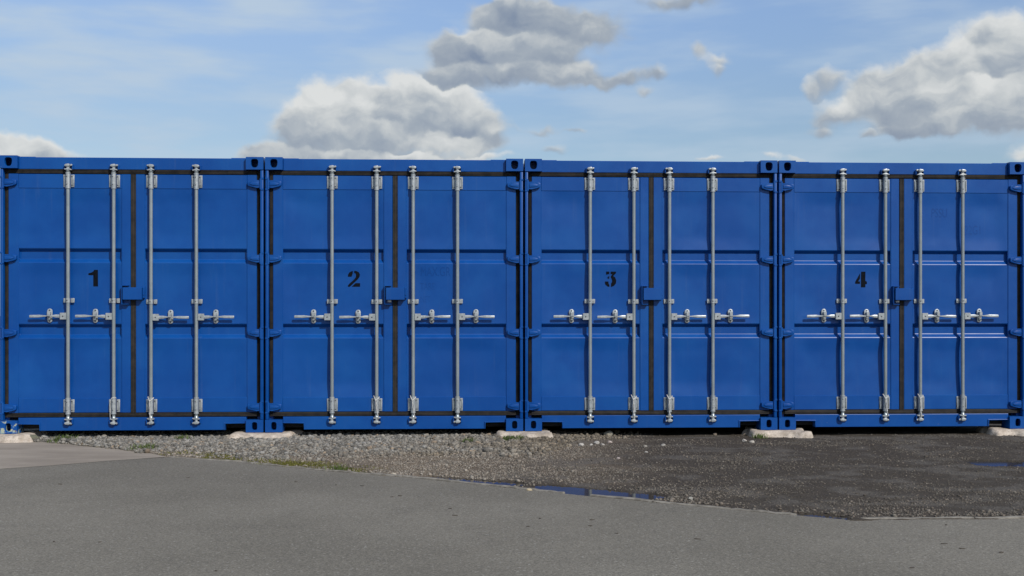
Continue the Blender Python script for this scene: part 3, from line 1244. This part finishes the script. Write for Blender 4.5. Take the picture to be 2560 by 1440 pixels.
def roof_mesh():
    bm = bmesh.new()
    prof = [(.102, CH - .02)]
    y = .32
    while y < CL - .3:
        prof += [(y, CH - .02), (y + .02, CH - .006), (y + .10, CH - .006), (y + .12, CH - .02)]
        y += .21
    prof.append((CL - .05, CH - .02))
    a = [bm.verts.new((.067, yy, z)) for yy, z in prof]
    b = [bm.verts.new((CW - .067, yy, z)) for yy, z in prof]
    for k in range(len(prof) - 1):
        bm.faces.new((a[k], b[k], b[k + 1], a[k + 1]))
    return mesh_of(bm, 'roof', M_PAINT)


def end_mesh():
    bm = bmesh.new()
    box(bm, .003, CW - .003, CL - .098, CL, .003, CH - .003)
    return mesh_of(bm, 'end_wall', M_PAINT)


def floor_mesh():
    bm = bmesh.new()
    box(bm, .07, CW - .07, .065, CL - .1, .135, .16)
    y = .12
    while y < CL - .2:
        box(bm, .07, CW - .07, y, y + .05, .03, .1345)
        y += .33
    return mesh_of(bm, 'floor', M_UNDER)


# door leaf: x ranges are for the left leaf
DX0, DX1 = .070, 1.195
PX0, PX1 = .160, 1.113
PZ0, PZ1 = .326, 2.291
DZ0, DZ1 = .187, 2.426


def leaf_mesh(right):
    bm = bmesh.new()
    box(bm, DX0, PX0, 0, .045, DZ0, DZ1, .003)
    box(bm, PX1, DX1, 0, .045, DZ0, DZ1, .003)
    box(bm, PX0 + .0005, PX1 - .0005, .0012, .045, PZ1, DZ1 - .0015, .003)
    box(bm, PX0 + .0005, PX1 - .0005, .0012, .045, DZ0 + .0015, PZ0, .003)
    if right:
        mirror(bm)
    return mesh_of(bm, 'door', M_PAINT)


def dent(X, z, seed):
    wv = fbm(X * 2.2 + seed * 7.3, np.full_like(X, z) * 2.0 + seed * 3.1, 2, 101)
    # dents die out at the frame and at the channels
    ed = np.minimum(np.minimum(X - PX0, PX1 - X) / .12, 1) * min(1, (z - PZ0) / .12, (PZ1 - z) / .12)
    for zc in (1.020, 1.729):
        if zc - .134 < z < zc:
            ed = ed * 0
        else:
            ed = ed * min(1, min(abs(z - zc), abs(z - (zc - .134))) / .12)
    return np.clip(ed, 0, 1) * wv * .019


def conform(me, right, seed, lift):
    for v in me.vertices:
        x = CW - v.co.x if right else v.co.x
        v.co.y += .0055 - lift + float(dent(np.array([x]), v.co.z, seed)[0])
    return me


def panel_mesh(right, seed):
    """pressed sheet with two horizontal channels and the slight dents of thin steel"""
    dp, y0 = .034, .0055
    zs = []
    prof = [(PZ0, 0)]
    for zc in (1.020, 1.729):
        # channel: short slope in at the top, flat, longer slope out at the bottom
        prof += [(zc - .134, 0), (zc - .099, dp), (zc - .029, dp), (zc, 0)]
    prof.append((PZ1, 0))
    rows = []
    for (za, da), (zb, db) in zip(prof, prof[1:]):
        n = max(1, int((zb - za) / .035)) if abs(da - db) < 1e-6 else 1
        for k in range(n):
            t = k / n
            rows.append((za + (zb - za) * t, da + (db - da) * t))
    rows.append(prof[-1])
    # narrow rounded edges where the sheet is bent
    fine = []
    for k, (z, d) in enumerate(rows):
        if 0 < k < len(rows) - 1:
            d0, d1 = rows[k - 1][1], rows[k + 1][1]
            if abs((d - d0)) > 1e-6 or abs(d1 - d) > 1e-6:
                zp, zn = rows[k - 1][0], rows[k + 1][0]
                e = .0035
                fine.append((z - e, d + (d0 - d) * e / (z - zp)))
                fine.append((z + e, d + (d1 - d) * e / (zn - z)))
                continue
        fine.append((z, d))
    rows = fine
    nx = 34
    bm = bmesh.new()
    xs = np.linspace(PX0, PX1, nx)
    grid = []
    for (z, d) in rows:
        X = xs
        y = y0 + d + dent(X, z, seed)
        grid.append([bm.verts.new((float(X[k]), float(y[k]), z)) for k in range(nx)])
    for a, b in zip(grid, grid[1:]):
        for k in range(nx - 1):
            bm.faces.new((a[k], a[k + 1], b[k + 1], b[k]))
    # weld bead round the sheet
    for (xa, xb, za, zb) in ((PX0 - .001, PX0 + .004, PZ0, PZ1), (PX1 - .004, PX1 + .001, PZ0, PZ1)):
        box(bm, xa, xb, .0025, .0065, za, zb, .0012)
    if right:
        mirror(bm)
    return mesh_of(bm, 'door_panel', M_PAINT, smooth=16)


def strip(bm, horiz, a0, a1, c0, c1, y):
    """ribbed rubber strip; c0..c1 across, a0..a1 along"""
    pr = [(0, 0), (.06, .007), (.20, .010), (.34, .004), (.5, .009), (.66, .004), (.80, .010), (.94, .007), (1, 0)]
    ra, rb = [], []
    for t, h in pr:
        c = c0 + (c1 - c0) * t
        for lst, a in ((ra, a0), (rb, a1)):
            lst.append(bm.verts.new((a, y - h, c) if horiz else (c, y - h, a)))
    for k in range(len(pr) - 1):
        bm.faces.new((ra[k], ra[k + 1], rb[k + 1], rb[k]))


def gasket_mesh(right):
    bm = bmesh.new()
    strip(bm, False, .1465, CH - .1245, .036, .0695, .014)
    strip(bm, True, .0705, DX1 - .0005 if right else 1.2425, CH - .1645, CH - .1225, .008)
    strip(bm, True, .0705, DX1 - .0005 if right else 1.2425, .1445, .1865, .008)
    if not right:
        strip(bm, False, .1870, CH - .1650, DX1 + .0005, 1.2425, .004)
        box(bm, DX1 + .001, 1.242, .018, .04, .15, CH - .13)
    box(bm, .037, .0690, .016, .028, .15, CH - .13)
    if right:
        mirror(bm)
    return mesh_of(bm, 'gasket', M_RUBBER, smooth=70)


BX = (.627, 1.047)          # locking bars
BY, BR = -.031, .0168
HANDZ = 1.084


def bar_mesh():
    bm = bmesh.new()
    cyl(bm, (0, 0, .20), (0, 0, 2.40), BR, n=16)
    cyl(bm, (0, 0, 2.40), (0, 0, 2.436), .0150, n=14)
    cyl(bm, (0, 0, 2.436), (0, 0, 2.452), .0150, .0215, n=14)
    cyl(bm, (0, 0, .155), (0, 0, .20), .0150, n=14)
    cyl(bm, (0, 0, .140), (0, 0, .155), .0215, .0150, n=14)
    return mesh_of(bm, 'locking_bar', M_GALV, smooth=40)


def guide_mesh(low):
    """bearing bracket: half tube with a ribbed wing on both sides"""
    bm = bmesh.new()
    z0, z1 = (.193, .314) if low else (2.302, 2.419)
    cyl(bm, (0, 0, z0 - .012), (0, 0, z1 + .012), .0215, n=18)
    cyl(bm, (0, 0, z1 + .006), (0, 0, z1 + .016), .0235, n=18)
    cyl(bm, (0, 0, z0 - .016), (0, 0, z0 - .006), .0235, n=18)
    yw = -BY
    for s in (-1, 1):
        xa, xb = sorted((s * .019, s * .051))
        box(bm, xa, xb, yw - .008, yw - .0008, z0, z1, .003)
        xr = s * .041
        box(bm, xr - .0045, xr + .0045, yw - .014, yw - .0085, z0 + .012, z1 - .012, .002)
        for z in (z0 + .018, z1 - .018):
            cyl(bm, (s * .029, yw - .0085, z), (s * .029, yw - .012, z), .005, n=8, mat=1)
    for z in (z0 + .022, z1 - .022):
        cyl(bm, (-.004, -.020, z), (-.004, -.0228, z), .0048, n=8, mat=1)
    return mesh_of(bm, 'bar_guide', [M_CAST, M_HOLE], smooth=40)


def clip_mesh():
    bm = bmesh.new()
    z0, z1 = 1.210, 1.253
    yw = -BY
    for s in (-1, 1):
        xa, xb = sorted((s * .018, s * .051))
        box(bm, xa, xb, yw - .006, yw + .004, z0, z1, .003)
        cyl(bm, (s * .036, yw - .006, (z0 + z1) / 2), (s * .036, yw - .010, (z0 + z1) / 2), .006, n=8)
    cyl(bm, (0, 0, z0), (0, 0, z1), .0205, n=18)
    cyl(bm, (-.003, -.0195, (z0 + z1) / 2), (-.003, -.0222, (z0 + z1) / 2), .0055, n=8, mat=1)
    return mesh_of(bm, 'bar_clip', [M_CAST, M_HOLE], smooth=40)


def cam_mesh(low, right):
    """forked cam that grips the keeper"""
    bm = bmesh.new()
    s = -1 if low else 1
    zc = .108 if low else 2.488
    cyl(bm, (0, 0, zc - s * .034), (0, 0, zc + s * .020), .0145, n=12)
    # lower flange like a shallow plate
    prism(bm, [(-.030, zc - s * .026), (.034, zc - s * .030), (.036, zc - s * .022), (.012, zc - s * .014), (-.012, zc - s * .014), (-.032, zc - s * .018)][::s], -.016, .018, .002)
    # upper claw
    prism(bm, [(-.026, zc + s * .006), (-.012, zc + s * .002), (.014, zc + s * .004), (.020, zc + s * .022), (.010, zc + s * .030), (-.020, zc + s * .026), (-.030, zc + s * .016)][::s], -.020, .016, .003)
    prism(bm, [(.016, zc + s * .008), (.036, zc + s * .012), (.042, zc + s * .022), (.030, zc + s * .028), (.016, zc + s * .024)][::s], -.004, .022, .002)
    if right:
        for v in bm.verts:
            v.co.x = -v.co.x
    return mesh_of(bm, 'cam', M_CAST, smooth=35)


def keeper_mesh(low, right):
    """bracket welded on the rail that the cam hooks into"""
    bm = bmesh.new()
    z = .108 if low else 2.488
    y0 = -.0145 if low else -.0035
    for dx in (-.040, .036):
        box(bm, dx, dx + .008, y0 - .026, y0, z - .022, z + .022, .002)
    box(bm, -.032, .036, y0 - .026, y0 - .020, z + .012, z + .020, .002)
    if right:
        for v in bm.verts:
            v.co.x = -v.co.x
    return mesh_of(bm, 'cam_keeper', M_SCUFF)


def handle_mesh(right, droop):
    bm = bmesh.new()
    z = HANDZ
    box(bm, -.072, -.014, -.016, .016, z - .032, z + .032, .003)
    cyl(bm, (-.044, -.016, z), (-.044, -.0185, z), .0065, n=10, mat=1)
    y = -.006
    d = droop
    loft(bm, [(-.070, y + .010, z + .000, .006, .015), (-.110, y + .006, z + .001, .0055, .0145), (-.150, y + .002, z + .003 + d * .3, .007, .0065),
              (-.200, y, z + .003 + d * .5, .008, .0055), (-.235, y, z + .003 + d * .7, .0065, .0095), (-.262, y, z + .003 + d * .8, .006, .0122),
              (-.345, y, z + .002 + d, .0055, .0122), (-.352, y, z + .002 + d, .004, .0105)])
    if right:
        for v in bm.verts:
            v.co.x = -v.co.x
    return mesh_of(bm, 'handle', [M_CAST, M_HOLE], smooth=25)


def latch_mesh(right):
    """oval plate with the hooks that hold the handle"""
    bm = bmesh.new()
    z = HANDZ + .006
    cx, hw, hh = -.176, .0245, .066
    yb = -BY
    out = []
    for k in range(16):
        a = 2 * math.pi * k / 16
        out.append((cx + math.cos(a) * hw, z + math.sin(a) * hw + (hh - hw if math.sin(a) >= 0 else -(hh - hw))))
    prism(bm, out, yb - .007, yb - .0005, .002)
    box(bm, cx - .013, cx + .015, -.017, yb - .0075, z + .005, z + .036, .003)
    box(bm, cx - .014, cx + .016, -.024, -.0165, z - .006, z + .0055, .003)
    box(bm, cx - .014, cx + .014, .004, yb - .0075, z - .038, z - .024, .002, mat=1)
    for zz in (z + .050, z - .052):
        cyl(bm, (cx, yb - .0075, zz), (cx, yb - .010, zz), .0070, n=10, mat=1)
    if right:
        for v in bm.verts:
            v.co.x = -v.co.x
    return mesh_of(bm, 'handle_latch', [M_CAST, M_HOLE], smooth=25)


def lockbox_mesh():
    bm = bmesh.new()
    x0, x1, z0, z1 = 1.136, 1.312, 1.247, 1.362
    box(bm, x0, x1, -.062, -.008, z0, z1, .003, 1)
    return mesh_of(bm, 'lock_box', M_PAINT)


def lockback_mesh():
    bm = bmesh.new()
    # shell on the left leaf
    box(bm, 1.121, 1.127, -.046, -.0006, 1.203, 1.384, .0015)
    box(bm, 1.1275, 1.184, -.046, -.0006, 1.378, 1.384, .0015)
    box(bm, 1.1275, 1.184, -.046, -.0006, 1.203, 1.209, .0015)
    return mesh_of(bm, 'lock_shell', M_PAINT)


def lockear_mesh():
    bm = bmesh.new()
    box(bm, 1.3125, 1.330, -.028, -.0006, 1.262, 1.368, .003)
    cyl(bm, (1.322, -.028, 1.300), (1.322, -.034, 1.300), .008, n=10)
    return mesh_of(bm, 'lock_flange', M_PAINT)


def padlock_mesh():
    bm = bmesh.new()
    box(bm, 1.150, 1.186, -.034, -.014, 1.224, 1.2465, .004, 2)
    return mesh_of(bm, 'padlock', M_CAST)


DIGITS = {
    1: [[(13, 0), (24.5, 0), (24.5, 41), (15.5, 41), (13.5, 37.5), (9, 34.5), (1.5, 32.5), (1, 28.5), (5, 27.6), (13, 27.8)]],
    2: [[(0, 25), (9, 25), (10.5, 28.5), (12, 33), (12.5, 39.3), (8, 38.3), (3.4, 35.3), (.6, 30.6)],
        [(16, 40), (22, 39), (27.6, 36), (30, 30.5), (29, 25), (25, 19), (18, 12.2), (7, 2), (5, 0), (0, 0), (0, 3), (4, 8), (12, 15), (17, 20), (20, 25), (20.3, 30), (18, 34.5), (15.4, 34)],
        [(9.5, 0), (30.5, 0), (30.5, 9), (19, 9)]],
    3: [[(3, 39), (11, 39), (11, 33), (3, 31.5)], [(5, 23), (11, 28.5), (11, 20.5)],
        [(14.5, 39), (28, 39), (28, 35), (21, 28), (26, 24.5), (29, 17), (28, 9), (23, 3), (15.5, 0), (15.5, 9), (18, 12), (18.5, 17), (17, 21), (15, 24), (15, 27), (19, 32.5), (14.5, 33)],
        [(0, 14), (9, 14), (9.5, 9), (11.5, 5), (11.5, .5), (6, 2), (1.5, 6), (0, 10)]],
    4: [[(15.5, 0), (27, 0), (27, 8), (31, 8.5), (31, 15), (27, 16), (27, 40), (16, 40)],
        [(.5, 9), (13, 9), (13, 15), (8, 15), (13, 21.5), (13, 36), (.5, 14)]],
}


def digit_mesh(d, cx):
    bm = bmesh.new()
    k = 1 / 264.0
    for poly in DIGITS[d]:
        prism(bm, [(cx + (x - 15) * k, 1.373 + z * k) for x, z in poly], -.0006, .0006)
    return mesh_of(bm, 'stencil_number', M_BLACK)


def text_mesh(txt, size, x, z, sx=1.0):
    cu = bpy.data.curves.new('txt', 'FONT')
    cu.body = txt
    cu.size = size
    cu.extrude = .0002
    ob = bpy.data.objects.new('txt', cu)
    C.objects.link(ob)
    dg = bpy.context.evaluated_depsgraph_get()
    me = bpy.data.meshes.new_from_object(ob.evaluated_get(dg))
    bpy.data.objects.remove(ob)
    me.transform(Matrix.Translation((x, 0, z)) @ Matrix.Rotation(R(90), 4, 'X') @ Matrix.Diagonal((sx, 1, 1, 1)))
    me.materials.clear()
    me.materials.append(M_GHOST)
    return me


def cord_mesh(kind, x):
    """thin cord tied at the lower bearing and hanging to the cam"""
    bm = bmesh.new()
    r = .0028
    y = BY - .024
    if kind == 'side':
        tube(bm, [(x + .018, BY - .010, .334), (x + .008, y, .336), (x - .012, y + .002, .328), (x - .026, y + .010, .306), (x - .030, y + .012, .280), (x - .028, y + .012, .215), (x - .030, y + .012, .160), (x - .028, y + .016, .130)], r)
        tube(bm, [(x + .018, BY - .010, .334), (x + .020, BY + .004, .330), (x + .010, BY + .02, .328)], r)
    else:
        jz = .298
        dx = .0 if kind == 'wye' else .012
        tube(bm, [(x - .026, BY - .004, .340), (x - .022, y + .006, .328), (x - .008, y, jz)], r)
        tube(bm, [(x + .026, BY - .004, .330), (x + .020, y + .004, .318), (x - .008, y, jz)], r)
        tube(bm, [(x - .008, y, jz), (x - .010 + dx * .4, y - .001, .25), (x - .008 + dx, y - .001, .19), (x - .002 + dx * 1.6, y + .002, .145), (x + .002 + dx, y + .006, .118)], r)
        tube(bm, [(x - .008, y - .002, jz - .004), (x - .002 + dx, y - .002, .24), (x - .002 + dx, y, .17), (x + .008 + dx, y + .003, .138)], r * .8)
    return mesh_of(bm, 'tie_cord', M_CORD, smooth=60)


CLAB = ['blue steel shipping container numbered 1 with closed double doors at left end of the row',
        'blue steel shipping container numbered 2 with closed double doors and faint painted-over weights',
        'blue steel shipping container numbered 3 with closed double doors behind the wide puddle',
        'blue steel shipping container numbered 4 with closed double doors at right end of the row']
DIGX = {1: .853, 2: .829, 3: .832, 4: .820}
HDZ = [(.008, -.001), (0, .002), (.003, .005), (.007, .008)]

for ci in range(4):
    num = ci + 1
    root = bpy.data.objects.new('shipping_container', None)
    C.objects.link(root)
    p = ROW + T * (ci * PITCH)
    root.location = (p.x, p.y, BASE)
    root.rotation_euler = (0, 0, TH)
    tag(root, CLAB[ci], 'container', 'numbered storage containers in a row')

    for side in (0, 1):
        link('side_wall', cached(('side', side), lambda: corrug_mesh(side)), root)
        link('corner_post', cached(('post', side), lambda: post_mesh(side)), root)
        for top in (0, 1):
            worn = (ci == 0 and side == 0 and not top)
            o = link('corner_casting', cached(('cast', top, side, worn), lambda: casting_mesh(top, side, M_WORN if worn else M_SCUFF)), root)
            if worn:
                o['label'] = 'corner casting with flaking pale paint and rust'
    link('roof', cached('roof', roof_mesh), root)
    link('end_wall', cached('end', end_mesh), root)
    link('floor', cached('floor', floor_mesh), root)
    head = link('header', cached('header', header_mesh), root)
    sill = link('sill', cached('sill', sill_mesh), root)
    for side in (0, 1):
        link('pocket_lip', cached(('lip', side), lambda: lip_mesh(side)), sill)
        for bx in BX:
            x = CW - bx if side else bx
            link('cam_keeper', cached(('keep', 0, side), lambda: keeper_mesh(False, side)), head, (x, 0, 0))
            link('cam_keeper', cached(('keep', 1, side), lambda: keeper_mesh(True, side)), sill, (x, 0, 0))

    for side in (0, 1):
        door = link('door', cached(('leaf', side), lambda: leaf_mesh(side)), root)
        link('door_panel', panel_mesh(side, ci * 2 + side), door)
        link('gasket', cached(('gask', side), lambda: gasket_mesh(side)), door)
        for hz in HZ:
            link('hinge', cached(('hinge', side), lambda: hinge_mesh(side)), door, (0, 0, hz))
        for bi, bx in enumerate(BX):
            x = CW - bx if side else bx
            L = (x, BY, 0)
            LH = (x, BY, HDZ[ci][side] + (.0015, -.001)[bi])      # hardware sits a little differently on every door
            link('locking_bar', cached('bar', bar_mesh), door, L)
            link('bar_guide', cached(('guide', 0), lambda: guide_mesh(False)), door, L)
            link('bar_guide', cached(('guide', 1), lambda: guide_mesh(True)), door, L)
            link('bar_clip', cached('clip', clip_mesh), door, LH)
            link('cam', cached(('cam', 0, side), lambda: cam_mesh(False, side)), door, L)
            link('cam', cached(('cam', 1, side), lambda: cam_mesh(True, side)), door, L)
            v = (ci * 4 + side * 2 + bi) % 3
            link('handle', cached(('handle', side, v), lambda: handle_mesh(side, (-.003, .001, -.001)[v])), door, LH)
            link('handle_latch', cached(('latch', side), lambda: latch_mesh(side)), door, LH)
        kinds = [('side', 'wye'), ('wye2', 'wye2'), ('wye', 'wye'), ('wye2', 'wye')][ci]
        xx = CW - BX[1] if side else BX[1]
        link('tie_cord', cord_mesh(kinds[side], xx), door)
        if side == 0:
            link('stencil_number', conform(digit_mesh(num, DIGX[num]), False, ci * 2, .0012), door)
        elif num == 2:
            link('faded_lettering', conform(text_mesh('MAX.GR', .125, 1.456, 1.475, .62), True, ci * 2 + 1, .0006), door)
            link('faded_lettering', conform(text_mesh('TARE', .095, 1.456, 1.345, .62), True, ci * 2 + 1, .0006), door)
            link('faded_lettering', conform(text_mesh('NET', .085, 1.456, 1.225, .62), True, ci * 2 + 1, .0006), door)
        elif num == 4:
            link('faded_lettering', conform(text_mesh('PSSU', .125, 1.515, 2.055, .62), True, ci * 2 + 1, .0006), door)
            link('faded_lettering', conform(text_mesh('22G1', .125, 1.850, 1.890, .62), True, ci * 2 + 1, .0006), door)
    lb = link('lock_box', cached('lockbox', lockbox_mesh), root)
    link('lock_shell', cached('lockback', lockback_mesh), lb)
    link('lock_flange', cached('lockear', lockear_mesh), lb)
    if num in (2, 4):
        pl = link('padlock', cached('padlock', padlock_mesh), lb)
